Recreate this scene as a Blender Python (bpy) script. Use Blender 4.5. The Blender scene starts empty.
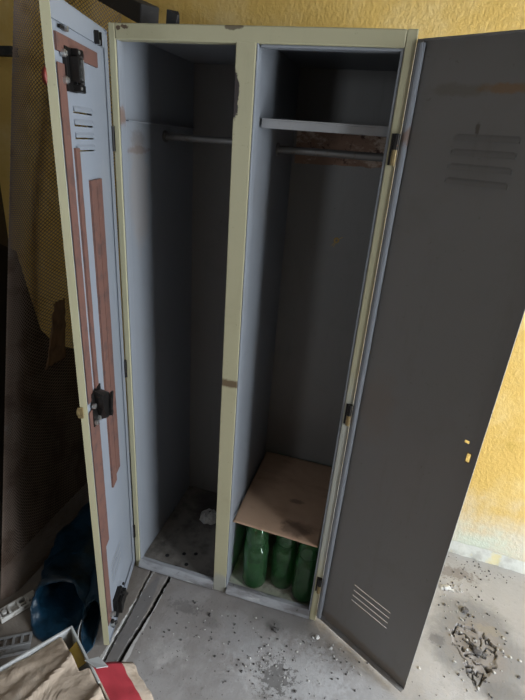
import bpy, math, random
from mathutils import Vector, Matrix, noise
random.seed(7)
C = bpy.context.scene.collection
SC = bpy.context.scene
R = math.radians

# ------------------------------------------------------------------ mesh builder
class MB:
    def __init__(s): s.v, s.f, s.m = [], [], []
    def add(s, vs, fs, mi=0, M=None):
        b = len(s.v)
        s.v += [tuple(M @ Vector(p)) if M else tuple(p) for p in vs]
        for f in fs:
            s.f.append(tuple(b + i for i in f)); s.m.append(mi)
    def box(s, x0, x1, y0, y1, z0, z1, mi=0, M=None):
        x0, x1 = min(x0, x1), max(x0, x1); y0, y1 = min(y0, y1), max(y0, y1); z0, z1 = min(z0, z1), max(z0, z1)
        vs = [(x0,y0,z0),(x1,y0,z0),(x1,y1,z0),(x0,y1,z0),(x0,y0,z1),(x1,y0,z1),(x1,y1,z1),(x0,y1,z1)]
        fs = [(3,2,1,0),(4,5,6,7),(0,1,5,4),(1,2,6,5),(2,3,7,6),(3,0,4,7)]
        s.add(vs, fs, mi, M)
    def bar(s, a, b, w, h, mi=0, up=(0,0,1)):
        a, b = Vector(a), Vector(b); d = (b-a).normalized(); u = Vector(up)
        if abs(d.dot(u)) > .95: u = Vector((0,1,0))
        x = d.cross(u).normalized(); z = x.cross(d)
        vs = [tuple(p + x*i*w/2 + z*j*h/2) for p in (a, b) for i, j in ((-1,-1),(1,-1),(1,1),(-1,1))]
        s.add(vs, [(0,1,2,3),(7,6,5,4),(0,4,5,1),(1,5,6,2),(2,6,7,3),(3,7,4,0)], mi)
    def cyl(s, a, b, r, n=16, mi=0, r2=None):
        a, b = Vector(a), Vector(b); d = (b-a).normalized(); r2 = r if r2 is None else r2
        x = d.orthogonal().normalized(); y = d.cross(x)
        vs = [tuple(p + (x*math.cos(t)+y*math.sin(t))*q) for p, q in ((a,r),(b,r2)) for t in [2*math.pi*k/n for k in range(n)]]
        fs = [(k,(k+1)%n,n+(k+1)%n,n+k) for k in range(n)] + [tuple(range(n-1,-1,-1)), tuple(range(n,2*n))]
        s.add(vs, fs, mi)
    def tube(s, pts, r, n=8, mi=0):
        pts = [Vector(p) for p in pts]; vs, fs = [], []
        for i, p in enumerate(pts):
            d = (pts[min(i+1,len(pts)-1)] - pts[max(i-1,0)]).normalized()
            x = d.cross(Vector((0.1,0.2,1))).normalized(); y = d.cross(x)
            vs += [tuple(p + (x*math.cos(t)+y*math.sin(t))*r) for t in [2*math.pi*k/n for k in range(n)]]
        for i in range(len(pts)-1):
            fs += [(i*n+k, i*n+(k+1)%n, (i+1)*n+(k+1)%n, (i+1)*n+k) for k in range(n)]
        fs += [tuple(range(n-1,-1,-1)), tuple(range((len(pts)-1)*n, len(pts)*n))]
        s.add(vs, fs, mi)
    def lathe(s, prof, n=40, mi=0, c=(0,0,0)):
        vs, fs = [], []
        for r, z in prof:
            vs += [(c[0]+r*math.cos(2*math.pi*k/n), c[1]+r*math.sin(2*math.pi*k/n), c[2]+z) for k in range(n)]
        for i in range(len(prof)-1):
            fs += [(i*n+k, i*n+(k+1)%n, (i+1)*n+(k+1)%n, (i+1)*n+k) for k in range(n)]
        fs += [tuple(range(n-1,-1,-1)), tuple(range((len(prof)-1)*n, len(prof)*n))]
        s.add(vs, fs, mi)
    def grid(s, nu, nv, fn, mi=0):
        vs = [tuple(fn(i/(nu-1), j/(nv-1))) for j in range(nv) for i in range(nu)]
        fs = [(j*nu+i, j*nu+i+1, (j+1)*nu+i+1, (j+1)*nu+i) for j in range(nv-1) for i in range(nu-1)]
        s.add(vs, fs, mi)
    def rock(s, c, r, mi=0, flat=.7, seed=0):
        n, m = 8, 5; vs, fs = [], []
        sx, sy = random.uniform(.7,1.3), random.uniform(.7,1.3); a0 = random.random()*6
        for j in range(m):
            ph = -math.pi/2 + math.pi*(j+.5)/m
            for i in range(n):
                a = 2*math.pi*i/n
                k = r*random.uniform(.72,1.12)
                x, y, z = k*math.cos(ph)*math.cos(a)*sx, k*math.cos(ph)*math.sin(a)*sy, k*math.sin(ph)*flat
                vs.append((c[0]+x*math.cos(a0)-y*math.sin(a0), c[1]+x*math.sin(a0)+y*math.cos(a0), max(c[2]+z, c[2]-r*flat*.6)))
        for j in range(m-1):
            fs += [(j*n+i, j*n+(i+1)%n, (j+1)*n+(i+1)%n, (j+1)*n+i) for i in range(n)]
        fs += [tuple(range(n-1,-1,-1)), tuple(range((m-1)*n, m*n))]
        s.add(vs, fs, mi)
    def build(s, name, mats, parent=None, smooth=False, bevel=0, solid=0, sharp=35):
        me = bpy.data.meshes.new(name); me.from_pydata(s.v, [], s.f); me.update()
        for m in (mats if isinstance(mats, (list, tuple)) else [mats]): me.materials.append(m)
        me.polygons.foreach_set('material_index', s.m)
        if smooth:
            me.polygons.foreach_set('use_smooth', [True]*len(s.f))
            if sharp: me.set_sharp_from_angle(angle=R(sharp))
        o = bpy.data.objects.new(name, me); C.objects.link(o)
        if parent: o.parent = parent
        if solid:
            md = o.modifiers.new('solid', 'SOLIDIFY'); md.thickness = solid; md.offset = 0
        if bevel:
            md = o.modifiers.new('bevel', 'BEVEL'); md.width = bevel; md.segments = 2; md.limit_method = 'ANGLE'; md.angle_limit = R(40)
        return o

def tag(o, label=None, cat=None, group=None, kind=None):
    if label: o['label'] = label
    if cat: o['category'] = cat
    if group: o['group'] = group
    if kind: o['kind'] = kind
    return o
def empty(name, loc=(0,0,0), rz=0, parent=None):
    o = bpy.data.objects.new(name, None); C.objects.link(o); o.empty_display_size = .05
    o.location = loc; o.rotation_euler = (0,0,rz)
    if parent: o.parent = parent
    return o
def nz(x, y, z=0., s=1.): return noise.noise(Vector((x*s, y*s, z*s)))
def lerp(a, b, t): return a + (b-a)*t
def pl(pts, t):                                     # polyline sample (list of tuples), t in 0..1
    k = t*(len(pts)-1); i = min(int(k), len(pts)-2); u = k-i
    p0 = Vector(pts[max(i-1,0)]); p1 = Vector(pts[i]); p2 = Vector(pts[i+1]); p3 = Vector(pts[min(i+2,len(pts)-1)])
    return .5*((2*p1) + (p2-p0)*u + (2*p0-5*p1+4*p2-p3)*u*u + (3*p1-p0-3*p2+p3)*u**3)

# ------------------------------------------------------------------ materials
class Mat:
    def __init__(s, name, rough=.6, metal=0, spec=.5):
        s.m = bpy.data.materials.new(name); s.m.use_nodes = True; s.t = s.m.node_tree
        s.b = s.t.nodes['Principled BSDF']; s.b.inputs['Roughness'].default_value = rough
        s.b.inputs['Metallic'].default_value = metal; s.b.inputs['Specular IOR Level'].default_value = spec
        s.co = s.t.nodes.new('ShaderNodeTexCoord').outputs['Object']; s.cur = None; s.hgt = None
    def n(s, ty, **k):
        nd = s.t.nodes.new('ShaderNode'+ty)
        for a, b in k.items(): setattr(nd, a, b)
        return nd
    def lk(s, a, b): s.t.links.new(a, b)
    def noise(s, scale, detail=5, rough=.6, stretch=None, off=0, dist=0):
        src = s.co
        if stretch or off:
            mp = s.n('Mapping'); mp.inputs['Scale'].default_value = stretch or (1,1,1); mp.inputs['Location'].default_value = (off, off*.7, off*1.3)
            s.lk(src, mp.inputs['Vector']); src = mp.outputs['Vector']
        nd = s.n('TexNoise'); nd.inputs['Scale'].default_value = scale; nd.inputs['Detail'].default_value = detail
        nd.inputs['Roughness'].default_value = rough; nd.inputs['Distortion'].default_value = dist
        s.lk(src, nd.inputs['Vector']); return nd.outputs['Fac']
    def ramp(s, f, lo, hi, a=0., b=1.):
        r = s.n('MapRange'); r.interpolation_type = 'SMOOTHSTEP'
        for k, v in (('From Min',lo),('From Max',hi),('To Min',a),('To Max',b)): r.inputs[k].default_value = v
        s.lk(f, r.inputs['Value']); return r.outputs['Result']
    def math(s, op, a, b):
        nd = s.n('Math', operation=op)
        for i, x in enumerate((a, b)):
            if isinstance(x, (int, float)): nd.inputs[i].default_value = x
            else: s.lk(x, nd.inputs[i])
        return nd.outputs[0]
    def base(s, c): s.b.inputs['Base Color'].default_value = (*c, 1); s.c0 = c; return s
    def mix(s, fac, c):
        nd = s.n('Mix', data_type='RGBA')
        if isinstance(fac, float): nd.inputs[0].default_value = fac
        else: s.lk(fac, nd.inputs[0])
        if s.cur: s.lk(s.cur, nd.inputs[6])
        else: nd.inputs[6].default_value = (*s.c0, 1)
        nd.inputs[7].default_value = (*c, 1); s.cur = nd.outputs[2]
        s.lk(s.cur, s.b.inputs['Base Color']); return s
    def patch(s, c, lo, hi, scale, detail=6, rough=.65, stretch=None, off=0, amt=1., dist=0):
        return s.mix(s.ramp(s.noise(scale, detail, rough, stretch, off, dist), lo, hi, 0, amt), c)
    def spotmask(s, ctr, rad, warp=.5, wscale=20, soft=.35):
        sub = s.n('VectorMath', operation='SUBTRACT'); sub.inputs[1].default_value = ctr; s.lk(s.co, sub.inputs[0])
        dv = s.n('VectorMath', operation='DIVIDE'); dv.inputs[1].default_value = rad; s.lk(sub.outputs[0], dv.inputs[0])
        ln = s.n('VectorMath', operation='LENGTH'); s.lk(dv.outputs[0], ln.inputs[0])
        w = s.math('MULTIPLY', s.math('SUBTRACT', s.noise(wscale, 5, .7), .5), warp*2)
        return s.ramp(s.math('ADD', ln.outputs['Value'], w), 1-soft, 1+soft, 1, 0)
    def stain(s, ctr, rad, c, amt=1., warp=.5, wscale=20, soft=.35):
        return s.mix(s.math('MULTIPLY', s.spotmask(ctr, rad, warp, wscale, soft), amt), c)
    def bump(s, h, strength=.3, dist=.002):
        b = s.n('Bump'); b.inputs['Strength'].default_value = strength; b.inputs['Distance'].default_value = dist
        s.lk(h, b.inputs['Height'])
        if s.hgt: s.lk(s.hgt, b.inputs['Normal'])
        s.hgt = b.outputs['Normal']; s.lk(s.hgt, s.b.inputs['Normal']); return s

def paint(name, c, dirt, rust=None, chip=.68, rough=.5):
    m = Mat(name, rough).base(c)
    m.patch(dirt, .5, .8, 6, 6, amt=.35).patch(dirt, .55, .75, 30, 4, amt=.25, stretch=(1,1,.15))
    m.patch(dirt, .66, .72, 75, 3, amt=.5)
    if rust: m.patch(rust, chip, chip+.03, 26, 8, .7)
    m.bump(m.noise(60, 4), .12, .001)
    return m
OLIVE = (.48,.445,.285)
OLIVED = paint('olive_door_edge_paint', OLIVE, (.34,.31,.20), (.12,.07,.04), .70, .45).m
olive = paint('olive_frame_paint', OLIVE, (.30,.27,.16), (.10,.05,.03), .70, .45)
olive.stain((.352,-.005,.895), (.05,.05,.012), (.13,.08,.04), .9, .6, 60)
olive.stain((.33,-.005,1.66), (.009,.05,.05), (.03,.02,.018), 1., .8, 70, .1)
olive.stain((.32,-.005,1.797), (.022,.05,.006), (.08,.05,.03), .8, .8, 60, .2)
olive.stain((.045,-.005,1.792), (.010,.05,.005), (.08,.04,.025), .9, 1.4, 90, .2); olive.stain((.028,-.005,1.790), (.006,.05,.005), (.08,.04,.025), .9, 1.4, 90, .2)
olive.stain((.355,-.005,.04), (.05,.05,.05), (.36,.36,.33), .8, .6, 30)
olive.stain((.71,-.005,.6), (.03,.05,.35), (.42,.44,.42), .7, .6, 20)
OLIVE = olive.m
BLUE = paint('grey_blue_inner_paint', (.27,.288,.315), (.26,.25,.24), (.10,.055,.035), .74, .42)
BLUE.stain((.012,.10,1.520), (.05,.06,.010), (.15,.085,.06), .6, 1.2, 40)
BLUE.stain((.012,.10,1.545), (.05,.035,.022), (.15,.13,.125), .5, 1.2, 40)
BLUE.stain((.012,.01,1.60), (.05,.015,.022), (.20,.10,.05), .7, 1., 50)
BLUE.stain((.012,.10,1.4), (.05,.05,.16), (.33,.27,.22), .35, .6, 30)
BLUE = BLUE.m
BACKP = paint('brown_grey_back_paint', (.23,.22,.21), (.15,.14,.13), (.09,.06,.045), .74, .45).m
DOORIN = paint('grey_blue_left_door_paint', (.245,.265,.297), (.32,.32,.33), (.12,.06,.04), .76, .45).m
DR = paint('grey_right_door_inner_paint', (.235,.225,.215), (.17,.155,.135), (.10,.06,.04), .76, .4)
DR.stain((.24,0,1.692), (.085,.05,.010), (.28,.17,.09), .85, .9, 28, .3)
DR.stain((.10,0,1.69), (.06,.05,.012), (.16,.13,.09), .4, .9, 28, .4)
DR.stain((.16,0,1.622), (.005,.05,.010), (.08,.06,.04), .7, .9, 60, .3)
DR.stain((.06,0,.93), (.05,.05,.10), (.24,.20,.17), .5, .9, 20, .5)
DR.stain((.17,0,.05), (.2,.05,.02), (.20,.15,.11), .6, .9, 20, .4)
DR = DR.m
OXIDE = Mat('red_oxide_strip', .75).base((.145,.068,.050)).patch((.085,.047,.040), .45, .7, 22, 6).patch((.20,.11,.085), .6, .75, 45, 5).patch((.30,.29,.29), .70, .74, 16, 8, .75)
OXIDE.bump(OXIDE.noise(120, 4), .25, .001); OXIDE = OXIDE.m
DARKST = Mat('dark_metal', .4, .8).base((.035,.032,.03)).patch((.12,.07,.045), .6, .72, 70, 5).m
ROD = Mat('dull_steel_rod', .45, .5).base((.22,.21,.20)).patch((.13,.08,.05), .55, .75, 40, 5).m
SCREW = Mat('zinc_screw', .3, .9).base((.6,.6,.58)).m
BRASS = Mat('brass_hinge', .4, .7).base((.36,.27,.13)).patch((.09,.07,.05), .5, .7, 60, 4).m
REDP = Mat('red_knob_plastic', .4).base((.20,.025,.015)).patch((.09,.015,.012), .5, .7, 50, 3).m
SILL = Mat('worn_grey_sill_paint', .55).base((.38,.385,.40)).patch((.16,.15,.15), .45, .7, 16, 6, stretch=(.3,1,1)).patch((.55,.55,.54), .6, .72, 22, 6, stretch=(.3,1,1)).patch((.08,.07,.06), .66, .7, 45, 5)
SILL.bump(SILL.noise(70, 5), .3, .002); SILL = SILL.m
DUST = Mat('dusty_locker_floor', .9).base((.24,.215,.185)).patch((.12,.105,.09), .42, .65, 10, 7).patch((.34,.31,.27), .6, .75, 24, 6)
for x, y in ((.10,.07),(.16,.10),(.205,.115),(.115,.02),(.155,.03),(.19,.055)): DUST.stain((x,y,.02), (.008,.008,.05), (.01,.01,.01), 1., .2, 60, .2)
DUST.stain((.2,.42,.02), (.12,.12,.05), (.07,.06,.055), .7, .6, 12)
DUST.bump(DUST.noise(90, 5), .4, .002); DUST = DUST.m
CREAM = Mat('cream_dusty_floor', .8).base((.55,.54,.44)).patch((.30,.28,.22), .45, .65, 18, 7).m
RUST = Mat('flaking_rusty_strip', .85).base((.30,.185,.13)).patch((.56,.44,.35), .5, .62, 24, 7, .7, stretch=(.6,1,1)).patch((.08,.04,.03), .55, .66, 36, 6, .7, off=3)
RUST.bump(RUST.noise(50, 6), .6, .004); RUST = RUST.m
OCHRE = Mat('ochre_mark', .8).base((.55,.36,.12)).m
CARD = Mat('brown_cardboard', .85).base((.54,.355,.235)).patch((.34,.22,.14), .5, .75, 9, 5, stretch=(.5,1,1)).patch((.54,.38,.26), .6, .75, 14, 5)
CARD.stain((.60,.06,.34), (.05,.03,.2), (.14,.09,.06), .7, .8, 30); CARD.stain((.575,.20,.34), (.025,.012,.2), (.14,.09,.06), .6, .9, 40)
CARD.bump(CARD.noise(18, 4), .2, .003); CARD = CARD.m
TAN = Mat('tan_wrinkled_cardboard', .8).base((.60,.48,.37)).patch((.42,.32,.23), .45, .7, 12, 6).patch((.66,.57,.47), .58, .72, 16, 6)
TAN.bump(TAN.noise(9, 5, .6, dist=1.5), .55, .02); TAN = TAN.m
PALE = Mat('pale_torn_cardboard', .8).base((.64,.56,.46)).patch((.50,.41,.32), .5, .7, 14, 6).m
WHITEB = Mat('white_coated_board', .6).base((.62,.63,.62)).patch((.40,.39,.37), .55, .75, 20, 5).m
REDC = Mat('red_printed_cardboard', .55).base((.46,.045,.06)).patch((.36,.035,.045), .45, .7, 10, 5).patch((.55,.20,.19), .68, .74, 40, 6).m
TAPE = Mat('yellow_packing_tape', .3).base((.50,.34,.07)).patch((.36,.25,.10), .5, .7, 14, 5).m
MESHM = Mat('rusty_expanded_steel', .55, .25).base((.28,.215,.175)).patch((.17,.115,.085), .45, .65, 9, 5).patch((.30,.26,.23), .6, .72, 16, 5).m
HARDB = Mat('dark_hardboard', .8).base((.035,.026,.02)).patch((.055,.038,.026), .5, .7, 7, 5).m
RAG = Mat('brown_torn_paper', .9).base((.20,.115,.06)).patch((.11,.065,.035), .45, .7, 22, 6).m
BLACKW = Mat('blackened_timber', .75).base((.035,.032,.03)).patch((.09,.08,.072), .55, .75, 14, 6, stretch=(1,1,3)).m
BLACKR = Mat('black_rubber', .7).base((.02,.02,.02)).patch((.05,.04,.035), .5, .7, 30, 4).m
TARP = Mat('dark_blue_plastic', .32).base((.009,.040,.074)).patch((.004,.016,.028), .45, .65, 9, 5).patch((.02,.11,.22), .62, .78, 12, 5)  # last patch paints lighter blue highlights into the plastic colour
TARP.bump(TARP.noise(26, 5, dist=.8), .5, .008); TARP = TARP.m
WHITEP = Mat('white_plastic', .45).base((.62,.60,.56)).patch((.30,.26,.22), .5, .7, 40, 5).m
GREYM = Mat('grey_painted_metal', .5, .2).base((.34,.34,.34)).patch((.16,.13,.11), .5, .7, 40, 5).m
PAPER = Mat('white_crumpled_paper', .8).base((.60,.58,.54)).patch((.40,.37,.32), .5, .7, 30, 5).m
CORD = Mat('white_cord', .8).base((.6,.6,.58)).m
PLASTER = Mat('white_plaster_chunk', .9).base((.75,.74,.71)).patch((.5,.48,.45), .5, .7, 60, 4).m
STONE = Mat('dark_cement_chunk', .9).base((.11,.10,.095)).patch((.25,.24,.23), .5, .7, 80, 4).m
GRIT = [Mat('pale_grit', .9).base((.55,.53,.5)).patch((.4,.38,.36), .5, .7, 90, 3).m, STONE]
GL = Mat('green_bottle_glass', .06).base((.30,.68,.33)); GL.b.inputs['Transmission Weight'].default_value = .93; GL.b.inputs['IOR'].default_value = 1.47
GL.patch((.22,.50,.25), .5, .7, 14, 4, amt=.6); GL.lk(GL.ramp(GL.noise(40, 4), .45, .75, .04, .22), GL.b.inputs['Roughness']); GLASS = GL.m

WALL = Mat('yellow_rough_plaster', .85).base((.74,.485,.13))
WALL.patch((.82,.61,.26), .45, .7, 3.2, 6).patch((.58,.37,.07), .55, .75, 5, 6, off=4)
geo = WALL.n('SeparateXYZ'); WALL.lk(WALL.co, geo.inputs[0])
low = WALL.math('ADD', geo.outputs['Z'], WALL.math('MULTIPLY', WALL.math('SUBTRACT', WALL.noise(5, 6, .65), .5), .55))
WALL.mix(WALL.ramp(low, .03, .36, .92, 0), (.74,.71,.60))
WALL.mix(WALL.math('MULTIPLY', WALL.ramp(low, .02, .2, .6, 0), WALL.ramp(WALL.noise(6, 5, .6, off=9), .45, .6)), (.66,.76,.62))
WALL.patch((.10,.07,.04), .715, .745, 24, 6, .7, amt=.9).patch((.25,.15,.05), .66, .70, 60, 4, .7, amt=.6, off=2)
WALL.stain((1.62,0,.82), (.13,.05,.06), (.18,.12,.06), .8, 1.6, 45, .15)
WALL.stain((.20,0,1.98), (.10,.05,.02), (.10,.06,.03), .8, 1.4, 40, .15)
WALL.bump(WALL.noise(62, 5, .6, stretch=(1.15,1.15,.9)), .55, .008); WALL.bump(WALL.noise(120, 3), .3, .004); WALL = WALL.m
DARKW = Mat('low_bounce_plaster', .9).base((.13,.10,.065)).patch((.08,.065,.05), .4, .7, 3, 6)  # room walls coloured dark to hold down bounce light
DARKW.bump(DARKW.noise(30, 5), .5, .01); DARKW = DARKW.m
CEIL = Mat('low_bounce_ceiling', .9).base((.11,.10,.09)).patch((.07,.065,.06), .4, .7, 2.5, 6).m  # ceiling colour darkened too, to cut bounce light
SKIRT = Mat('chipped_pale_plaster', .85).base((.66,.66,.60)).patch((.50,.49,.44), .5, .7, 14, 6).patch((.70,.62,.36), .58, .7, 9, 5)
SKIRT.bump(SKIRT.noise(40, 5), .4, .006); SKIRT = SKIRT.m

CON = Mat('dirty_concrete', .85).base((.42,.395,.38))
CON.patch((.31,.285,.265), .42, .68, 4, 7).patch((.53,.50,.475), .55, .72, 6, 7, off=5).patch((.20,.185,.17), .60, .70, 15, 6, amt=.7, off=8)
CON.patch((.55,.54,.53), .66, .72, 34, 6, .7, amt=.7, off=3).patch((.055,.05,.046), .69, .71, 38, 5, .7, amt=.9, off=11).patch((.06,.055,.05), .66, .69, 110, 3, amt=.7, off=1)
CON.stain((1.45,.1,0), (.55,.6,.1), (.56,.545,.53), .55, .5, 4, .5)
CON.stain((1.29,.10,0), (.17,.17,.2), (.24,.235,.23), .75, .5, 9, .25)
CON.stain((1.29,.09,0), (.10,.105,.2), (.30,.26,.23), .6, .5, 22, .3)
CON.stain((1.15,.07,0), (.028,.02,.1), (.14,.13,.13), .6, 1.6, 40); CON.stain((1.36,-.06,0), (.08,.05,.1), (.20,.19,.18), .7, .6, 15)
CON.stain((1.33,.17,0), (.05,.02,.1), (.38,.33,.24), .4, 2.0, 40)
CON.stain((1.22,.40,0), (.1,.03,.1), (.22,.18,.15), .6, 2.2, 45)
CON.stain((.68,-.20,0), (.16,.10,.1), (.60,.595,.59), .5, 2.2, 45, .5); CON.stain((.63,-.23,0), (.05,.045,.1), (.12,.11,.10), .75, 3.2, 60, .25)
CON.stain((.50,-.15,0), (.07,.05,.1), (.50,.50,.50), .6, .9, 20); CON.stain((.44,-.09,0), (.05,.03,.1), (.48,.48,.48), .5, .9, 20)
CON.stain((.255,-.10,0), (.05,.022,.1), (.09,.085,.085), .75, 2.6, 55, .4); CON.stain((.37,-.13,0), (.03,.02,.1), (.16,.15,.145), .7, .7, 24)
CON.stain((.58,-.07,0), (.025,.025,.1), (.10,.095,.09), .8, .8, 30)
CON.stain((.30,-.10,0), (.42,.13,.1), (.25,.225,.21), .6, .9, 9, .5)
CON.stain((.60,-.03,0), (.14,.05,.1), (.20,.185,.17), .55, .9, 22, .5)
CON.stain((-.25,-.2,0), (.4,.5,.1), (.17,.135,.10), .75, .5, 6, .4)
CON.stain((.107,-.4,0), (.034,.385,.1), (.17,.16,.155), .8, .12, 40, .08)
# pale broken lips along both sides of the cement strip
CON.stain((.078,-.4,0), (.007,.37,.1), (.60,.58,.55), .9, 1.3, 28, .15); CON.stain((.152,-.4,0), (.006,.38,.1), (.62,.60,.57), .8, 1.3, 30, .15)
CON.bump(CON.noise(24, 7, .65), .35, .008); CON.bump(CON.noise(140, 4), .3, .002)
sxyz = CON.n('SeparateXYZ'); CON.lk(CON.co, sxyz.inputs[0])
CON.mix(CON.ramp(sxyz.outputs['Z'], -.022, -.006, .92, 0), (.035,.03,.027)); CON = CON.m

# ------------------------------------------------------------------ the room
def wall_y(x): return .532 - .06*(x-1.23)
XL, XR, YF, HC = -1.02, 2.60, -3.0, 2.55
def lines(parts):
    out = []
    for a, b, st in parts:
        n = max(1, round((b-a)/st)); out += [a+(b-a)*k/n for k in range(n)]
    return out + [parts[-1][1]]
PIT = [(1.204,.126),(1.225,.158),(1.262,.16),(1.31,.15),(1.352,.11),(1.345,.045),(1.31,.0),(1.275,-.055),(1.245,-.04),(1.235,.03),(1.20,.075)]
def pit_in(x, y):
    c, j = False, len(PIT)-1
    dm = 9
    for i in range(len(PIT)):
        (x0,y0),(x1,y1) = PIT[i], PIT[j]
        if (y0 > y) != (y1 > y) and x < (x1-x0)*(y-y0)/(y1-y0)+x0: c = not c
        L = (x1-x0)**2+(y1-y0)**2; t = max(0,min(1,((x-x0)*(x1-x0)+(y-y0)*(y1-y0))/L))
        dm = min(dm, math.hypot(x-x0-t*(x1-x0), y-y0-t*(y1-y0))); j = i
    return c, dm
def floor_z(x, y):
    z = .0016*nz(x, y, 0, 5) + .0008*nz(x, y, 3, 22) - .0012
    if -1.2 < y < 0.0:
        j = .005*nz(y, 3.3, 0, 22) + .003*nz(y, 8, 0, 60)
        g1 = abs(x - (.069 - .06*(y+.02)*.9 + j)); g2 = abs(x - (.1475 + .035*(y+.02) + j*1.1))
        if g1 < .0045: z -= .011
        if g2 < .0065: z -= .022
    if 1.1 < x < 1.5 and -.15 < y < .3:
        xx = x + .012*nz(x,y,1,40); yy = y + .012*nz(x,y,7,40)
        c, d = pit_in(xx, yy)
        if c:
            z -= .004*min(1, d/.008) + .006*max(0, nz(x,y,5,30))
            cr = abs(nz(x,y,9,11) + .55*nz(x,y,4,31) + .3*nz(x,y,6,70))
            if cr < .06: z -= .020*(1-cr/.06)+.004
            if d < .007 and nz(x,y,11,14) > -.05: z -= .016*(1-d/.007)
        else:
            pass
    return min(z, .0035)
xs = lines([(XL,-.4,.05),(-.4,.045,.02),(.045,.19,.0028),(.19,1.12,.015),(1.12,1.17,.012),(1.17,1.38,.0032),(1.38,1.42,.012),(1.42,XR,.04)])
ys = lines([(YF,-1.1,.1),(-1.1,-.5,.02),(-.5,-.15,.010),(-.15,-.09,.010),(-.09,.19,.0032),(.19,.25,.012),(.25,.72,.02)])
mb = MB(); nx = len(xs)
mb.v = [(x, y, floor_z(x, y)) for y in ys for x in xs]
mb.f = [(j*nx+i, j*nx+i+1, (j+1)*nx+i+1, (j+1)*nx+i) for j in range(len(ys)-1) for i in range(nx-1)]; mb.m = [0]*len(mb.f)
tag(mb.build('floor', CON, smooth=True, sharp=50), kind='structure')

mb = MB()                                                # back wall, very slightly turned from the locker
ang = math.atan(-.06)
mb.box(-2.6, 1.6, 0, .15, -.05, HC)
o = mb.build('wall_back', WALL); o.location = (1.23, .532, 0); o.rotation_euler = (0,0,ang); tag(o, kind='structure')
mb = MB(); mb.box(XL-.15, XL, YF, .8, -.05, HC); tag(mb.build('wall_left', DARKW), kind='structure')
DOOR = (-1.38, -.12, 0.0, 2.30)                            # the daylight doorway in the right wall
mb = MB()
mb.box(XR, XR+.15, YF, DOOR[0], -.05, HC); mb.box(XR, XR+.15, DOOR[1], .6, -.05, HC); mb.box(XR, XR+.15, DOOR[0], DOOR[1], DOOR[3], HC)
tag(mb.build('wall_right', DARKW), kind='structure')
ADDED_WIN = (-.66, -.26, 1.30, 1.85)                            # unseen window, added behind the camera to lift the frontal ambient light
mb = MB()
mb.box(XL-.15, ADDED_WIN[0], YF-.15, YF, -.05, HC); mb.box(ADDED_WIN[1], XR+.15, YF-.15, YF, -.05, HC); mb.box(ADDED_WIN[0], ADDED_WIN[1], YF-.15, YF, -.05, ADDED_WIN[2]); mb.box(ADDED_WIN[0], ADDED_WIN[1], YF-.15, YF, ADDED_WIN[3], HC); tag(mb.build('wall_front', DARKW), kind='structure')
mb = MB(); mb.box(XL-.15, XR+.15, YF-.15, .85, HC, HC+.12); tag(mb.build('ceiling', CEIL), kind='structure')
mb = MB()
for y in (DOOR[0]-.05, DOOR[1]): mb.box(XR-.02, XR+.16, y, y+.05, 0, DOOR[3]+.05)
mb.box(XR-.02, XR+.16, DOOR[0], DOOR[1], DOOR[3], DOOR[3]+.05)
tag(mb.build('door_1', GREYM, bevel=.004), kind='structure')
mb = MB()                                                  # rough cove at the foot of the back wall
def skirt(u, v):
    x = -1.3 + 2.8*u
    h = .042 + .010*nz(x,0,0,4) + .004*nz(x,0,0,25); d = .020 + .006*nz(x,4,0,6) + .003*nz(x,2,0,30)
    prof = [(-.002,h+.004),(-.004,h),(-d*.45,h*.72),(-d*.8,h*.4),(-d,h*.12),(-d-.001,-.004)]
    p = prof[round(v*5)]
    return (x, p[0], p[1])
mb.grid(240, 6, skirt)
o = mb.build('baseboard_back', SKIRT, smooth=True, sharp=60); o.location = (1.23,.532,0); o.rotation_euler = (0,0,ang); tag(o, kind='structure')

# ------------------------------------------------------------------ the locker
W, D, H = .721, .49, 1.80
XM0, XM1 = .326, .380
locker = empty('metal_locker')
tag(locker, 'tall two-door olive and grey metal locker standing open against the yellow wall', 'locker')
T = .012
def part(name, mats, fn, bevel=.0015, smooth=False, parent=locker, label=None):
    b = MB(); fn(b); o = b.build(name, mats, parent, bevel=bevel, smooth=smooth)
    if label: o['label'] = label
    return o
part('side_panel', [BLUE], lambda b: b.box(.001, T, .03, D-.004, .004, H-.006))
part('side_panel', [BLUE], lambda b: b.box(W-T, W-.001, .03, D-.004, .004, H-.006))
part('back_panel', [BACKP], lambda b: b.box(T, W-T, D-.008, D, .004, H-.006))
part('top_panel', [BLUE], lambda b: b.box(T, W-T, .03, D-.008, H-.012, H-.001))
part('partition', [BLUE], lambda b: b.box(.362, .374, .03, D-.008, .018, H-.012))
def fl(x0, x1):
    def f(b):
        b.box(x0, x1, .022, D-.008, .004, .018)
    return f
part('floor_panel', [DUST], fl(T, .362), label='dusty dark locker floor with drilled holes')
part('floor_panel', [CREAM], fl(.374, W-T), label='cream coloured dusty locker floor')
part('frame_stile', [OLIVE, BLUE], lambda b: (b.box(0, .018, -.002, .03, 0, H), b.box(.018, .022, .002, .028, .03, H-.03, 1)), .002)
part('frame_stile', [OLIVE, BLUE], lambda b: (b.box(.699, W, -.002, .03, 0, H), b.box(.692, .699, .001, .028, .03, H-.03, 1)), .002)
part('centre_post', [OLIVE, BLUE], lambda b: (b.box(XM0, XM1-.005, -.002, .03, .002, H-.03), b.box(XM1-.005, XM1, -.001, .03, .002, H-.03, 1)), .003)
def rail(b):
    b.box(.018, .699, -.002, .03, H-.034, H, 0); b.box(.384, .697, .0005, .032, H-.040, H-.034, 1)
part('top_rail', [OLIVE, BLUE], rail, .003)
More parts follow.
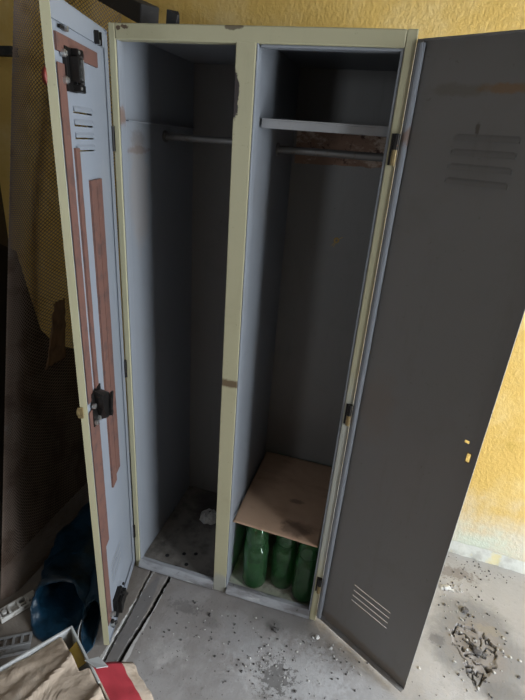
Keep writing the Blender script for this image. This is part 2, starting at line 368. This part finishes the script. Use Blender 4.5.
def sill(x0, x1):
    def f(b):
        n = 24
        prof = [(.022,.004),(-.006,.004),(-.012,.012),(-.008,.030),(.002,.040),(.016,.040),(.022,.034)]
        def g(u, v):
            x = lerp(x0, x1, u); p = prof[round(v*6)]
            return (x, p[0]+.0015*nz(x,v,0,20), p[1]+.002*nz(x,v*3,1,14) if p[1]>.005 else p[1])
        b.grid(n, 7, g)
        b.add([(x0,p[0],p[1]) for p in prof], [tuple(range(7))]); b.add([(x1,p[0],p[1]) for p in prof], [tuple(range(6,-1,-1))])
    return f
part('sill', [SILL], sill(.018, XM0), 0, True)
part('sill', [SILL], sill(XM1, .697), 0, True)
def shelf(b):
    b.box(.381, .690, .06, D-.009, 1.616, 1.620); b.box(.381, .690, .06, .064, 1.598, 1.616); b.box(.381, .690, .064, .078, 1.598, 1.600)
part('shelf', [paint('grey_shelf_paint', (.32,.32,.325), (.22,.21,.20), (.12,.07,.05), .74).m], shelf, .001)
part('shelf_bracket', [BLUE], lambda b: (b.box(T, T+.016, .03, .46, 1.590, 1.592), b.box(T, T+.0025, .03, .46, 1.592, 1.604)), 0)
part('clothes_rail', [ROD], lambda b: (b.cyl((T,.265,1.56),(.362,.265,1.56),.0105), b.cyl((T,.265,1.56),(T+.006,.265,1.56),.017), b.cyl((.356,.265,1.56),(.362,.265,1.56),.017)), 0, True)
part('clothes_rail', [ROD], lambda b: (b.cyl((.374,.265,1.55),(W-T,.265,1.55),.0105), b.cyl((.374,.265,1.55),(.380,.265,1.55),.017), b.cyl((W-T-.006,.265,1.55),(W-T,.265,1.55),.017)), 0, True)
def strip(b):
    n = 60
    def g(u, v):
        x = lerp(.384, .700, u); top = 1.622 + .004*nz(x,0,0,30); bot = 1.508 + .006*nz(x,5,0,26) + .01*(u)
        return (x, D-.009-.006*(.5+.5*nz(x,v*3,0,20))*min(1, 6*min(v+.02,1.02-v)), lerp(bot, top, v))
    b.grid(n, 14, g)
part('backing_strip', [RUST], strip, 0, True, label='flaking rusty brown strip across the back panel')
def hole(b):
    n = 10; c = (.560, D-.0085, 1.27)
    def ring(r, y): return [(c[0]+r*(1+.25*nz(k,1,0,3.1))*math.cos(2*math.pi*k/n), y, c[2]+r*(1+.25*nz(k,4,0,3.1))*math.sin(2*math.pi*k/n)) for k in range(n)]
    v = ring(.010, D-.0085)+ring(.008, D-.011)+ring(.004, D-.011)
    b.add(v, [(i*n+k, i*n+(k+1)%n, (i+1)*n+(k+1)%n, (i+1)*n+k) for i in range(2) for k in range(n)])
    for a in (-2.2, -1.9, .6): b.bar((c[0]+.008*math.cos(a), D-.0095, c[2]+.008*math.sin(a)), (c[0]+.024*math.cos(a), D-.0095, c[2]+.024*math.sin(a)), .0025, .002)
part('screw_hole', [OCHRE], hole, 0, label='ochre ringed hole in the back panel')
for z in (1.570, .874, .185):
    part('hinge', [DARKST, BRASS], lambda b: (b.cyl((W-.006,-.008,z-.032),(W-.006,-.008,z+.001),.0068,14,1), b.cyl((W-.006,-.008,z+.001),(W-.006,-.008,z+.034),.0068,14,0), b.box(W-.018,W-.006,-.0045,-.002,z-.032,z+.034,0)), 0, True)
for z in (1.545, .874, .185):
    part('hinge', [DARKST, BRASS], lambda b: (b.cyl((.0005,-.005,z-.03),(.0005,-.005,z+.03),.0035,12,0), b.box(.0005,.005,-.0045,-.002,z-.03,z+.03,0)), 0, True)

# ---- doors: local X runs from the hinge to the free edge, local Y*sg points to the inside face
def door_mesh(name, mats, L, z0, z1, sg, holes, ribs, lips, mb_extra=None, yin=-.004, dpe=.018):
    """sheet with cut slits, flanges on four sides; mats: 0 inside, 1 outside/edge"""
    b = MB(); dp = .018; yi = -yin
    xsl = sorted({0, L} | {h[0] for h in holes} | {h[1] for h in holes}); zsl = sorted({z0, z1} | {h[2] for h in holes} | {h[3] for h in holes})
    for i in range(len(xsl)-1):
        for j in range(len(zsl)-1):
            xa, xb, za, zb = xsl[i], xsl[i+1], zsl[j], zsl[j+1]
            xc, zc = (xa+xb)/2, (za+zb)/2
            if any(h[0] < xc < h[1] and h[2] < zc < h[3] for h in holes): continue
            for y, m, fl in ((-yi, 0, sg > 0), (-dp, 1, sg < 0)):
                q = [(xa,y*sg,za),(xb,y*sg,za),(xb,y*sg,zb),(xa,y*sg,zb)]
                b.add(q, [(3,2,1,0) if fl else (0,1,2,3)], m)
    t = .0016
    b.box(L-t, L, -dp*sg, -(dp-dpe)*sg, z0, z1, 1 if dpe > .012 else 0); b.box(0, t, -dp*sg, 0, z0, z1, 0)
    b.box(t, L-t, -dp*sg, 0, z0, z0+t, 0); b.box(t, L-t, -dp*sg, 0, z1-t, z1, 0)
    for (xa, xb, za, zb) in lips: b.box(xa, xb, -.0016*sg, 0, za, zb, 0)
    for (xa, xb, z, up, out) in ribs:                       # louvre hoods: a pressed lip over each slit
        pr = [(0, up), (out*.55, up*.62), (out, .0)]
        for q in range(2):
            (o0, h0), (o1, h1) = pr[q], pr[q+1]
            y0, y1 = (o0-yi)*sg, (o1-yi)*sg
            b.add([(xa+.006*(1-q*.5), y0, z+h0), (xb-.006*(1-q*.5), y0, z+h0), (xb-.003*(1-q), y1, z+h1), (xa+.003*(1-q), y1, z+h1)], [(0,1,2,3)], 0)
        for xe in (xa, xb):
            b.add([(xe, -yi*sg, z+up), (xe, (out-yi)*sg, z), (xe, -yi*sg, z)], [(0,1,2)], 0)
    if mb_extra: mb_extra(b)
    return b.build(name, mats, locker)

# left door
LA = R(74.3); LL = .333
LH = [(.137,.250,z,z+.0035) for z in (1.592,1.567,1.542,1.517)] + [(.150,.250,z,z+.004) for z in (.212,.236,.260,.284)]
LR = [(.135,.252,z+.0035,.011,.0035) for z in (1.592,1.567,1.542,1.517)]
ld = door_mesh('door', [DOORIN, OLIVED], LL, .022, 1.782, 1, LH, LR, [(.002,.024,.03,1.772),(.026,LL-.002,1.742,1.780),(.026,.20,.024,.060)])
ld.location = (-.002,-.004,0); ld.rotation_euler = (0,0,-LA); ld['label'] = 'open left door with pale blue inside and red-brown strips'
yb = -.0042                                                  # inside surface of the sheet
def sub(parent, name, mats, fn, bevel=0, smooth=False, label=None):
    b = MB(); fn(b); o = b.build(name, mats, parent, smooth=smooth, bevel=bevel)
    if label: o['label'] = label
    return o
def rag_strip(x0, x1, z0, z1, y=.0, th=.0022):
    def f(b):
        n = 40
        pts = []
        for k in range(n+1):
            z = lerp(z0, z1, k/n); e = .0012*nz(z, x0*9, 0, 40)
            pts.append((x0+e, x1+.0012*nz(z, x1*7, 2, 40), z))
        vs = []
        for a, c, z in pts: vs += [(a, y, z), (c, y, z), (a, y+th, z), (c, y+th, z)]
        fs = []
        for k in range(n):
            i = k*4; fs += [(i+2,i+3,i+7,i+6),(i,i+2,i+6,i+4),(i+3,i+1,i+5,i+7)]
        fs += [(0,1,3,2),(n*4,n*4+2,n*4+3,n*4+1)]
        b.add(vs, fs)
    return f
sub(ld, 'reinforcing_strip', [OXIDE], rag_strip(.085,.318,1.694,1.724, yb, .005), label='horizontal red-brown strip at the top of the left door')
sub(ld, 'reinforcing_strip', [OXIDE], rag_strip(.284,.320,.93,1.675, -.002, .0016), label='long upper strip along the free edge')
sub(ld, 'reinforcing_strip', [OXIDE], rag_strip(.256,.320,.41,.905, -.002, .0016), label='wide lower strip along the free edge')
sub(ld, 'reinforcing_strip', [OXIDE], rag_strip(.286,.322,.10,.41, -.002, .0016), label='bottom strip along the free edge')
sub(ld, 'reinforcing_strip', [OXIDE], rag_strip(.243,.266,.93,1.525, yb, .005), label='narrow strip next to the edge strip')
def wide(b):
    rag_strip(.112,.152,.578,1.455, yb, .006)(b); rag_strip(.152,.190,.555,1.455, yb, .006)(b)
    b.bar((.152,yb+.0065,.6),(.152,yb+.0065,1.44),.002,.0012)
sub(ld, 'reinforcing_strip', [OXIDE], wide, label='wide red-brown strip in the middle of the left door')
sub(ld, 'catch', [DARKST, SCREW], lambda b: (b.box(.262,.300,-.002,.003,1.732,1.738), b.cyl((.275,0,1.735),(.275,.008,1.735),.005,12,1)), 0, True, 'small catch with a screw on the top lip')
sub(ld, 'clip', [DARKST, SCREW], lambda b: (b.box(.070,.100,-.002,.0015,1.742,1.764), b.box(.092,.097,0,.010,1.740,1.766), b.box(.073,.078,0,.010,1.740,1.766), b.cyl((.085,0,1.745),(.085,.009,1.745),.005,12,1)), 0, True, 'small wire clip on the top lip')
def latch_top(b_):
    b = MB()
    b.box(.235,.296,-.004,.004,1.618,1.712)                                   # back plate
    for z in (1.704, 1.628): b.box(.222,.262,.004,.018,z-.008,z+.008); b.cyl((.228,.010,z-.009),(.228,.010,z+.009),.008,12)
    b.box(.248,.278,.004,.022,1.640,1.694); b.box(.205,.245,-.002,.010,1.640,1.690); b.cyl((.248,.016,1.636),(.248,.016,1.698),.007,12)
    b.box(.2465,.2505,.022,.0245,1.645,1.690,1)
    for z in (1.695, 1.640): b.cyl((.307,-.001,z),(.307,.007,z),.0085,16,1); b.cyl((.307,.006,z),(.307,.010,z),.006,12,1)
    for z in (1.704,1.628): b.cyl((.258,.018,z),(.258,.021,z),.004,10,1)
    b_.add([(.286+(x-.296)*.8, y, 1.668+(z-1.665)*.82) for x,y,z in b.v], []); b_.f = b.f; b_.m = b.m
sub(ld, 'latch', [DARKST, SCREW], latch_top, .001, label='black latch with two round screws at the top of the left door')
def latch_mid(b):
    b.box(.236,.300,-.002,.003,.850,.948)
    vs = [(.290,.003,.955),(.235,.003,.930),(.215,.003,.880),(.225,.003,.842),(.262,.003,.850),(.285,.003,.905)]
    vs2 = [(x+.004, .026, lerp(z,.9,.2)) for x,y,z in vs]; n = len(vs)
    b.add(vs+vs2, [tuple(range(n-1,-1,-1)), tuple(range(n,2*n))]+[(k,(k+1)%n,n+(k+1)%n,n+k) for k in range(n)])
    b.cyl((.246,.01,.865),(.246,.034,.865),.009,14); b.bar((.246,.03,.865),(.236,.032,.925),.012,.006)
    for x, z in ((.300,.915),(.292,.862),(.262,.92),(.268,.862)): b.cyl((x,.002,z),(x,.010,z),.0075,14,1)
sub(ld, 'latch', [DARKST, SCREW], latch_mid, .001, label='black lock with bare screws halfway up the left door')
def latch_bot(b):
    b.box(.205,.262,-.006,.010,.060,.140); b.box(.170,.212,-.010,.014,.048,.090); b.box(.228,.252,.010,.022,.070,.125)
    b.cyl((.192,.0,.045),(.192,.0,.118),.008,12); b.bar((.22,.014,.13),(.178,.018,.07),.010,.008)
    for k in range(12): b.rock((random.uniform(.17,.30), random.uniform(0,.012), random.uniform(.04,.13)), random.uniform(.004,.009), 0, 1)
    for x, z in ((.300,.125),(.295,.072),(.278,.10)): b.cyl((x,-.002,z),(x,.008,z),.007,14,1)
sub(ld, 'latch', [DARKST, SCREW], latch_bot, .0008, label='grimy black latch at the foot of the left door')
sub(ld, 'lock_knob', [REDP], lambda b: (b.cyl((.316,-.017,1.650),(.316,-.022,1.650),.022,20), b.cyl((.316,-.022,1.650),(.316,-.029,1.650),.020,20,0,.014)), .0015, True, 'dull red lock knob on the outer face')
sub(ld, 'edge_tab', [BRASS], lambda b: (b.box(.333,.338,-.024,-.010,.900,.930), b.cyl((.330,-.019,.915),(.330,-.026,.915),.010,14)), .0008, False, 'brassy lock tab on the edge of the left door')

# right door
RB = R(29.6); RL = .345
RH = [(.110,.243,z,z+.0045) for z in (.205,.228,.251,.274)] + [(.306,.317,.944,.952),(.320,.329,.897,.921)]
RR = [(.117,.248,z+.0035,.012,.005) for z in (1.595,1.567,1.539,1.511)]
def bead_r(b):
    b.cyl((.009,.005,.03),(.009,.005,1.775),.008,14,2)
rd = door_mesh('door', [DR, OLIVED, BLUE], RL, .030, 1.782, -1, RH, RR, [(0,.014,.03,1.78)], bead_r, -.0165, .004)
rd.location = (W+.001,-.004,0); rd.rotation_euler = (0,0,-RB); rd['label'] = 'wide open right door showing its plain dark grey inner face'
def hasp(b):
    b.box(.3185,.3305,.0158,.0166,.8945,.8972); b.box(.3185,.3305,.0158,.0166,.9208,.9235); b.box(.3185,.3202,.0158,.0166,.8945,.9235); b.box(.3288,.3305,.0158,.0166,.8945,.9235)
sub(rd, 'strike', [BRASS], hasp, 0, False, 'small brass strike by the keyhole of the right door')

# ------------------------------------------------------------------ bottles and cardboard in the locker
def bottle_mesh():
    b = MB(); h = .313
    outer = [(.020,.0035),(.034,.0),(.042,.004),(.046,.016),(.046,.10),(.0455,.145),(.0465,.164),(.0455,.178),(.0400,.190),(.0330,.197),(.0325,.203),(.0375,.209),(.0415,.219),(.0415,.233),(.0375,.252),(.030,.272),(.0215,.290),(.0160,.302),(.0142,h-.004),(.0155,h-.002),(.0155,h)]
    inner = [(max(r-.0022,.002), z) for r, z in outer if z > .006]
    prof = outer + [(.0130,h)] + [(r if z < .302 else min(r,.0122), z) for r, z in reversed(inner) if z < h-.004] + [(.020,.0065)]
    b.lathe(prof, 48); return b
bm_ = bottle_mesh()
bspots = [(.432,.186,'green glass bottle half hidden behind the locker centre post'), (.464,.076,'bright green glass bottle in front, just right of the centre post'),
          (.567,.108,'dark green glass bottle in the middle of the front row'), (.658,.078,'dark green glass bottle at the right, beside the lowest hinge')]
for i, (x, y, lab) in enumerate(bspots):
    if i == 0: b0 = o = bm_.build('glass_bottle', GLASS, smooth=True, sharp=60)
    else: o = b0.copy(); C.objects.link(o)
    o.location = (x, y, .0185); o.rotation_euler = (0,0,i*1.3); tag(o, lab, 'bottle', 'green bottles under the cardboard')
mb = MB()
def sheet(u, v):
    y = lerp(.020, .470, v); x = lerp(.3825, .688, u)
    z = .3425 - .016*v + .002*nz(x,y,0,9) + .0015*math.sin(u*5)
    z += .004*max(0,1-v*9)*-1 + .0012*nz(x,y,3,30)
    return (x, y - (.012*u if v < .02 else .012*u*(1-v)), z)
mb.grid(40, 50, sheet)
tag(mb.build('cardboard_sheet', CARD, smooth=True, solid=.004, sharp=0), 'brown cardboard sheet lying over the green bottles in the right locker compartment', 'cardboard')
mb = MB()                                                   # crumpled scrap on the left compartment floor
def scrap(u, v):
    a = 2*math.pi*u; r = .006 + .034*v
    return (r*math.cos(a)*(1+.35*nz(math.cos(a),math.sin(a),1,2)), r*math.sin(a)*.8*(1+.3*nz(math.cos(a),math.sin(a),4,2)), .0015+.030*(1-v)**.7*(1+.6*nz(math.cos(a)*1.5,math.sin(a)*1.5,v*3,2)) + (.010*abs(nz(a,v,2,3)) if v > .5 else 0))
mb.grid(22, 8, scrap)
o = mb.build('paper_scrap', PAPER, smooth=True, sharp=25, solid=.0008); o.location = (.185,.318,.0185); o.scale = (1.15,1.3,1.2)
tag(o, 'crumpled white paper scrap on the floor of the left locker compartment', 'paper')

# ------------------------------------------------------------------ expanded metal sheet
BOT = [(-.372,-.295,0),(-.360,-.275,0),(-.345,-.235,0),(-.340,-.10,0),(-.345,.10,0),(-.360,.30,0),(-.372,.47,0)]
TOP = [(-.372,.165,2.02),(-.362,.185,2.02),(-.348,.225,2.02),(-.336,.31,2.02),(-.320,.40,2.02),(-.305,.49,2.02),(-.292,.575,2.02)]
def msurf(u, v):
    p = pl(BOT, u).lerp(pl(TOP, u), v); return p
mb = MB(); SWY = .0118; rows = int(2.02/(SWY/2)); cols = 36
def npt(i, j):
    u = (i + (.5 if j % 2 else 0))/(cols+.5); return msurf(min(u,1), j/rows)
for j in range(rows):
    for i in range(cols):
        a = npt(i, j)
        for k in ((i, i+1) if j % 2 else (i-1, i)):
            if k < 0 or k >= cols: continue
            c = npt(k, j+1); d = (c-a).normalized(); x = d.cross(Vector((1,.25,0))).normalized()*.0008; y = d.cross(x).normalized()*.0007
            b0_ = len(mb.v)
            for p in (a, c): mb.v += [tuple(p-x-y), tuple(p+x-y), tuple(p+x+y), tuple(p-x+y)]
            for q in ((0,4,5,1),(1,5,6,2),(2,6,7,3),(3,7,4,0)): mb.f.append(tuple(b0_+t for t in q)); mb.m.append(0)
o = mb.build('metal_mesh_sheet', MESHM)
tag(o, 'tall brown expanded metal mesh sheet with a curled front edge, left of the locker', 'metal mesh')
mb = MB()
pts = [(-.30,0),(.52,0),(.52,.62),(.37,.70),(.25,.77),(.177,.86),(.111,1.17),(.03,1.215),(-.12,1.24),(-.30,1.24)]
n = len(pts)
mb.add([(-.476,y,z) for y,z in pts]+[(-.466,y,z) for y,z in pts], [tuple(range(n)), tuple(range(2*n-1,n-1,-1))]+[(k,n+k,n+(k+1)%n,(k+1)%n) for k in range(n)])
tag(mb.build('dark_board', HARDB), 'dark broken hardboard sheet standing behind the metal mesh', 'board')
mb = MB()
def rag(u, v):
    z = lerp(.792, 1.010, v); y0 = lerp(.018,.100,v**.8)+.010*nz(z,1,0,30); y1 = lerp(.128,.160,v)+.008*nz(z,6,0,30)
    return (-.330 + .006*nz(u*3,v*4,0,2), lerp(y0, y1, u), z + (.012*nz(u*8,0,0,2) if v < .05 or v > .95 else 0) - .018*(1-v)*u*0)
mb.grid(14, 26, rag)
tag(mb.build('torn_paper', RAG, smooth=True, solid=.0015), 'ragged brown paper scrap caught on the metal mesh', 'paper scrap')
mb = MB(); mb.bar((.078,.062,1.8265),(-.238,.372,1.948),.048,.044)
tag(mb.build('timber_beam', BLACKW, bevel=.004), 'blackened timber beam resting slanted on top of the locker', 'beam')
mb = MB()
vs = [(.146,.012),(.172,.010),(.180,.014),(.174,.020),(.148,.022)]
mb.add([(x,y,1.8005) for x,y in vs]+[(x*.9+.0165+(.004 if k==1 else 0),y+.002,1.8005+[.030,.018,.020,.028,.032][k]) for k,(x,y) in enumerate(vs)], [(4,3,2,1,0),(5,6,7,8,9)]+[(k,(k+1)%5,5+(k+1)%5,5+k) for k in range(5)])
tag(mb.build('rubber_scrap', BLACKR), 'small black rubber scrap standing on the locker top rail', 'scrap')
mb = MB(); mb.bar((XL,.36,1.775),(-.535,.30,1.775),.03,.028); mb.box(XL,XL+.012,.31,.41,1.72,1.83)
tag(mb.build('wall_bracket', BLACKR, bevel=.003), 'black iron bracket reaching from the left wall towards the mesh', 'bracket')
mb = MB(); mb.bar((-.80,.30,1.30),(-.515,.20,2.12),.045,.03); mb.bar((-.80,.30,1.30),(-1.0,.35,.80),.045,.03); mb.bar((-1.0,.35,.80),(-1.0,.35,0.005),.045,.03)
# (a bent dark pipe standing in the corner)
mb = MB(); mb.tube([(-.93,.30,0.003),(-.90,.30,.6),(-.80,.27,1.25),(-.655,.26,1.72),(-.585,.25,1.86),(-.50,.24,2.05),(-.46,.24,2.2)], .020, 12)
tag(mb.build('bent_pipe', BLACKR, smooth=True), 'dark bent pipe at the upper left behind the mesh', 'pipe')

# ------------------------------------------------------------------ blue plastic sack
mb = MB()
def sack(path, hw, hh, mouth, seed):
    n, m = 40, 40
    def g(u, v):
        a = 2*math.pi*u; c = pl(path, v); w = pl([(x,0,0) for x in hw], v).x; h = pl([(x,0,0) for x in hh], v).x
        d = (pl(path, min(1,v+.02))-pl(path, max(0,v-.02))).normalized(); s = d.cross(Vector((0,0,1))).normalized()
        k = 1 + .28*nz(math.cos(a)*1.2, math.sin(a)*1.2, v*5+seed, 1.3) + .10*nz(math.cos(a)*3, math.sin(a)*3, v*14+seed, 1.5)
        p = c + s*math.cos(a)*w*k + Vector((0,0,1))*math.sin(a)*h*k + d*(.012*math.sin(a*2+1)+.065*math.sin(a))*(1-v)**4
        p.z = max(p.z, .004+.002*abs(nz(p.x,p.y,1,20))); return p
    mb.grid(n, m, g)
sack([(-.140,-.300,.060),(-.148,-.20,.068),(-.172,-.03,.075),(-.19,.13,.080),(-.20,.32,.05)], [.092,.112,.130,.120,.06], [.074,.072,.075,.072,.03], True, 3)
sack([(-.004,-.296,.042),(-.030,-.22,.060),(-.082,-.08,.080),(-.10,.08,.080),(-.14,.24,.06)], [.026,.036,.050,.060,.06], [.036,.048,.070,.066,.03], True, 9)
o = mb.build('plastic_sack', TARP, smooth=True, solid=.0025, sharp=0)
tag(o, 'crumpled dark blue plastic sack with open mouth lying behind the left door', 'sack')
mb = MB(); mb.tube([(-.030,-.300,.06),(-.030,-.322,.035),(-.026,-.334,.008),(-.016,-.345,.005),(-.010,-.362,.005)], .0016, 6)
mb.build('cord', CORD, o, smooth=True)

# ------------------------------------------------------------------ odds and ends on the floor, left
mb = MB()
L_, w_ = .125, .046
for y in (0, w_-.007): mb.box(0, L_, y, y+.007, .002, .022)
for x in (0, .030, .062, .090, L_-.007): mb.box(x, x+.007, .007, w_-.007, .002, .024)
mb.box(.037,.062,.010,.036,.002,.010); mb.box(.097,.118,.012,.034,.010,.028); mb.cyl((.018,.023,.002),(.018,.023,.026),.008,12); mb.box(.062,.090,.016,.022,.014,.020)
o = mb.build('plastic_bracket', WHITEP, bevel=.001); o.location = (-.302,-.365,0); o.rotation_euler = (0,0,R(62))
tag(o, 'white slotted plastic bracket lying on the floor by the mesh foot', 'bracket')
mb = MB()
for y in (0, .034): mb.box(0,.16,y,y+.006,.002,.008)
for k in range(7): mb.box(k*.0255,k*.0255+.007,.006,.034,.002,.008)
mb.box(0,.16,-.03,-.027,.002,.014); mb.box(0,.16,-.027,0,.002,.004)
o = mb.build('slotted_strip', GREYM); o.location = (-.300,-.475,0); o.rotation_euler = (0,0,R(32))
tag(o, 'grey slotted metal strip on the floor at the left, behind the cardboard box', 'metal strip')

# ------------------------------------------------------------------ cardboard box, lower left
E2 = Vector((.835,-.55,0)).normalized(); E1 = Vector((-.55,-.835,0)).normalized()
box_root = empty('cardboard_box', (.077,-.462,0), math.atan2(E2.y, E2.x))      # local X along E2, local -Y along E1
tag(box_root, 'torn tan cardboard box with a red printed flap, bottom left corner', 'box')
BH, BX, BY = .30, .42, .36
def walls(b):
    t = .005
    b.box(0, BX, -t, 0, .002, BH, 0); b.box(0, t, -BY, -t, .002, BH, 0); b.box(BX-t, BX, -BY, -t, .002, BH-.01, 1); b.box(t, BX-t, -BY, -BY+t, .002, BH-.01, 1); b.box(t, BX-t, -BY+t, -t, .002, .006, 1)
# local: edge along X (y=0) is the right-hand rim, edge along -Y (x=0) is the rear-left rim
def wl(b):
    t = .006
    b.box(0, .19, -t, 0, .002, BH, 0); b.box(.19, BX, -t, 0, .002, BH-.012, 1)
    b.box(0, t, -BY, -t, .002, BH, 0); b.box(BX-t, BX, -BY, -t, .002, BH-.012, 1)
    b.box(t, BX-t, -BY, -BY+t, .002, BH-.012, 1); b.box(t, BX-t, -BY+t, -t, .002, .006, 1)
part('wall_panel', [WHITEB, TAN], wl, .0015, parent=box_root, label='white coated box walls')
def flap(b):
    def g(u, v):
        x = lerp(.010, .40, u); y = -lerp(.028 if u < .30 else .008, BY-.01, v)
        if u < .32: y = -lerp(.034 - .010*u, BY-.01, v)
        z = BH - .010 + .008*min(1,u*3) + .007*nz(x,y,0,9) + .012*abs(nz(x+.3,y-.2,2,14)) + .006*abs(nz(x,y,8,34))
        z += .010*math.exp(-((x-.11-.35*(-y-.1))/.010)**2) + .008*math.exp(-((x+.55*y-.20)/.012)**2)
        z -= .007*max(0, 1-u*14)
        return (x, y, z)
    b.grid(70, 60, g)
part('flap', [TAN], flap, 0, True, parent=box_root, label='wrinkled tan flap folded over the box')
def flap2(b):
    def g(u, v):
        x = lerp(.135, .41, u); y = -.004 + v*.112*(1+.04*nz(u*9,0,0,1)); z = BH - .004 - .095*v**1.2 + .004*nz(x,y,0,20)
        if v > .97: x += .006*nz(u*12,3,0,1)
        return (x, y, z)
    nu, nv = 30, 25
    base = len(b.v)
    b.grid(nu, nv, g)
    for k in range(len(b.f)):
        j = k // (nu-1); b.m[k] = 0 if 1 <= j < 17 else 1
part('flap', [REDC, TAN], flap2, 0, True, parent=box_root, label='red printed flap with a bare tan margin')
for f_ in box_root.children:
    if f_.name.startswith('flap'):
        md = f_.modifiers.new('solid', 'SOLIDIFY'); md.thickness = .0035; md.offset = 0
part('tape', [TAPE], lambda b: b.add([(.05,-.0075,BH-.004),(.118,-.0075,BH-.008),(.115,-.038,BH-.016),(.052,-.034,BH-.020),(.05,-.009,BH-.006),(.118,-.009,BH-.010)], [(3,2,1,0)]), 0, parent=box_root, label='strip of yellow packing tape')
part('torn_rim', [WHITEB], lambda b: b.add([(.118,-.012,BH+.006),(.160,.004,BH+.012),(.168,.030,BH+.004),(.128,.022,BH+.000),(.118,-.012,BH+.003),(.160,.004,BH+.009),(.168,.030,BH+.001),(.128,.022,BH-.003)], [(0,1,2,3),(7,6,5,4),(0,4,5,1),(1,5,6,2),(2,6,7,3),(3,7,4,0)]), 0, parent=box_root, label='loose white torn edge')

# ------------------------------------------------------------------ rubble
def chunk(name, x, y, r, m, lab, n=1, flat=.7):
    b = MB()
    for k in range(n): b.rock((x+(random.uniform(-1.3,1.3)*r if k else 0), y+(random.uniform(-1.3,1.3)*r if k else 0), floor_z(x,y)+r*flat*.6*(1 if k == 0 else .5)), r if k == 0 else r*random.uniform(.35,.6), 0, flat)
    tag(b.build(name, m), lab, 'rubble')
chunk('plaster_chunk', 1.201, .310, .016, PLASTER, 'crumbled white plaster lump on the floor right of the open right door', 6, .5)
chunk('plaster_chunk', .738, -.062, .010, PLASTER, 'small pale plaster chunk by the hinge foot of the right door', 2)
chunk('plaster_chunk', .790, -.085, .007, PLASTER, 'tiny pale plaster chip under the lower edge of the right door', 2)
chunk('cement_chunk', .591, -.082, .009, STONE, 'dark cement lump on a dark floor spot before the bottle compartment', 2)
chunk('cement_chunk', .354, -.103, .007, STONE, 'dark cement crumb on the floor in front of the locker centre post')
chunk('cement_chunk', 1.258, .226, .016, STONE, 'dark rubble lump between the floor pit and the back wall', 5, .5)
chunk('cement_chunk', 1.285, .075, .017, STONE, 'broken cement lump inside the floor pit', 3, .6)
mb = MB()
def scatter(cx, cy, sx, sy, n, r0, r1, dark=.5):
    for k in range(n):
        x, y = random.gauss(cx, sx), random.gauss(cy, sy)
        if (x < .47 and y < -.40) or y > wall_y(x)-.03 or (y > -.02 and -.01 < x < W+.01) or (x < .07): continue
        r = random.uniform(r0, r1); mb.rock((x, y, floor_z(x,y)+r*.35), r, 1 if random.random() < dark else 0)
scatter(.62,-.20,.13,.07,120,.0013,.0045,.65); scatter(.38,-.15,.14,.07,60,.0013,.004,.7); scatter(.85,-.12,.07,.04,22,.0015,.004,.4)
scatter(1.29,.08,.08,.08,110,.0015,.006,.55); scatter(1.24,.30,.08,.07,90,.0014,.0045,.5); scatter(1.30,.46,.12,.02,60,.0014,.004,.8); scatter(1.2,-.1,.12,.08,40,.0012,.003,.6); scatter(.11,-.25,.05,.15,30,.001,.003,.5)
tag(mb.build('floor_grit', GRIT), 'pale and dark grit scattered over the concrete floor', 'grit', kind='stuff')

# ------------------------------------------------------------------ light: overcast sky through the doorway
w = bpy.data.worlds.new('sky'); SC.world = w; w.use_nodes = True
bg = w.node_tree.nodes['Background']; bg.inputs['Color'].default_value = (.86,.93,1,1); bg.inputs['Strength'].default_value = 13.0
la = bpy.data.lights.new('doorway_daylight', 'AREA'); la.shape = 'RECTANGLE'; la.size = DOOR[1]-DOOR[0]; la.size_y = DOOR[3]
la.cycles.is_portal = True
lo = bpy.data.objects.new('doorway_daylight', la); C.objects.link(lo)
lo.location = (XR+.10, (DOOR[0]+DOOR[1])/2, DOOR[3]/2); lo.rotation_euler = (R(90), 0, R(90))

la = bpy.data.lights.new('added_window_fill', 'AREA'); la.shape = 'RECTANGLE'; la.size = ADDED_WIN[1]-ADDED_WIN[0]; la.size_y = ADDED_WIN[3]-ADDED_WIN[2]  # sky portal in the added window, ambient fill from the front
la.cycles.is_portal = True
lo = bpy.data.objects.new('added_window_fill', la); C.objects.link(lo)
lo.location = ((ADDED_WIN[0]+ADDED_WIN[1])/2, YF-.10, (ADDED_WIN[2]+ADDED_WIN[3])/2); lo.rotation_euler = (R(90), 0, 0)

# ------------------------------------------------------------------ camera
cam = bpy.data.cameras.new('camera'); co = bpy.data.objects.new('camera', cam); C.objects.link(co)
rt = Vector((0.9593385423728891, 0.2727844214475666, 0.07251358861190696)); fw = Vector((-0.22134160944191628, 0.8864640772297399, -0.4064349046414298)); up = Vector((-0.17514980173418038, 0.3738583945784049, 0.9107976985893931))
M = Matrix.Identity(4)
for i, a in enumerate((rt, up, -fw)):
    for k in range(3): M[k][i] = a[k]
M.translation = (0.73961231, -1.18088912, 1.56483063); co.matrix_world = M
cam.sensor_fit = 'HORIZONTAL'; cam.sensor_width = 36; cam.lens = 465.344/525*36; cam.clip_start = .02
SC.camera = co
SC.view_settings.view_transform = 'Standard'; SC.view_settings.look = 'None'; SC.view_settings.exposure = 0; SC.view_settings.gamma = 1
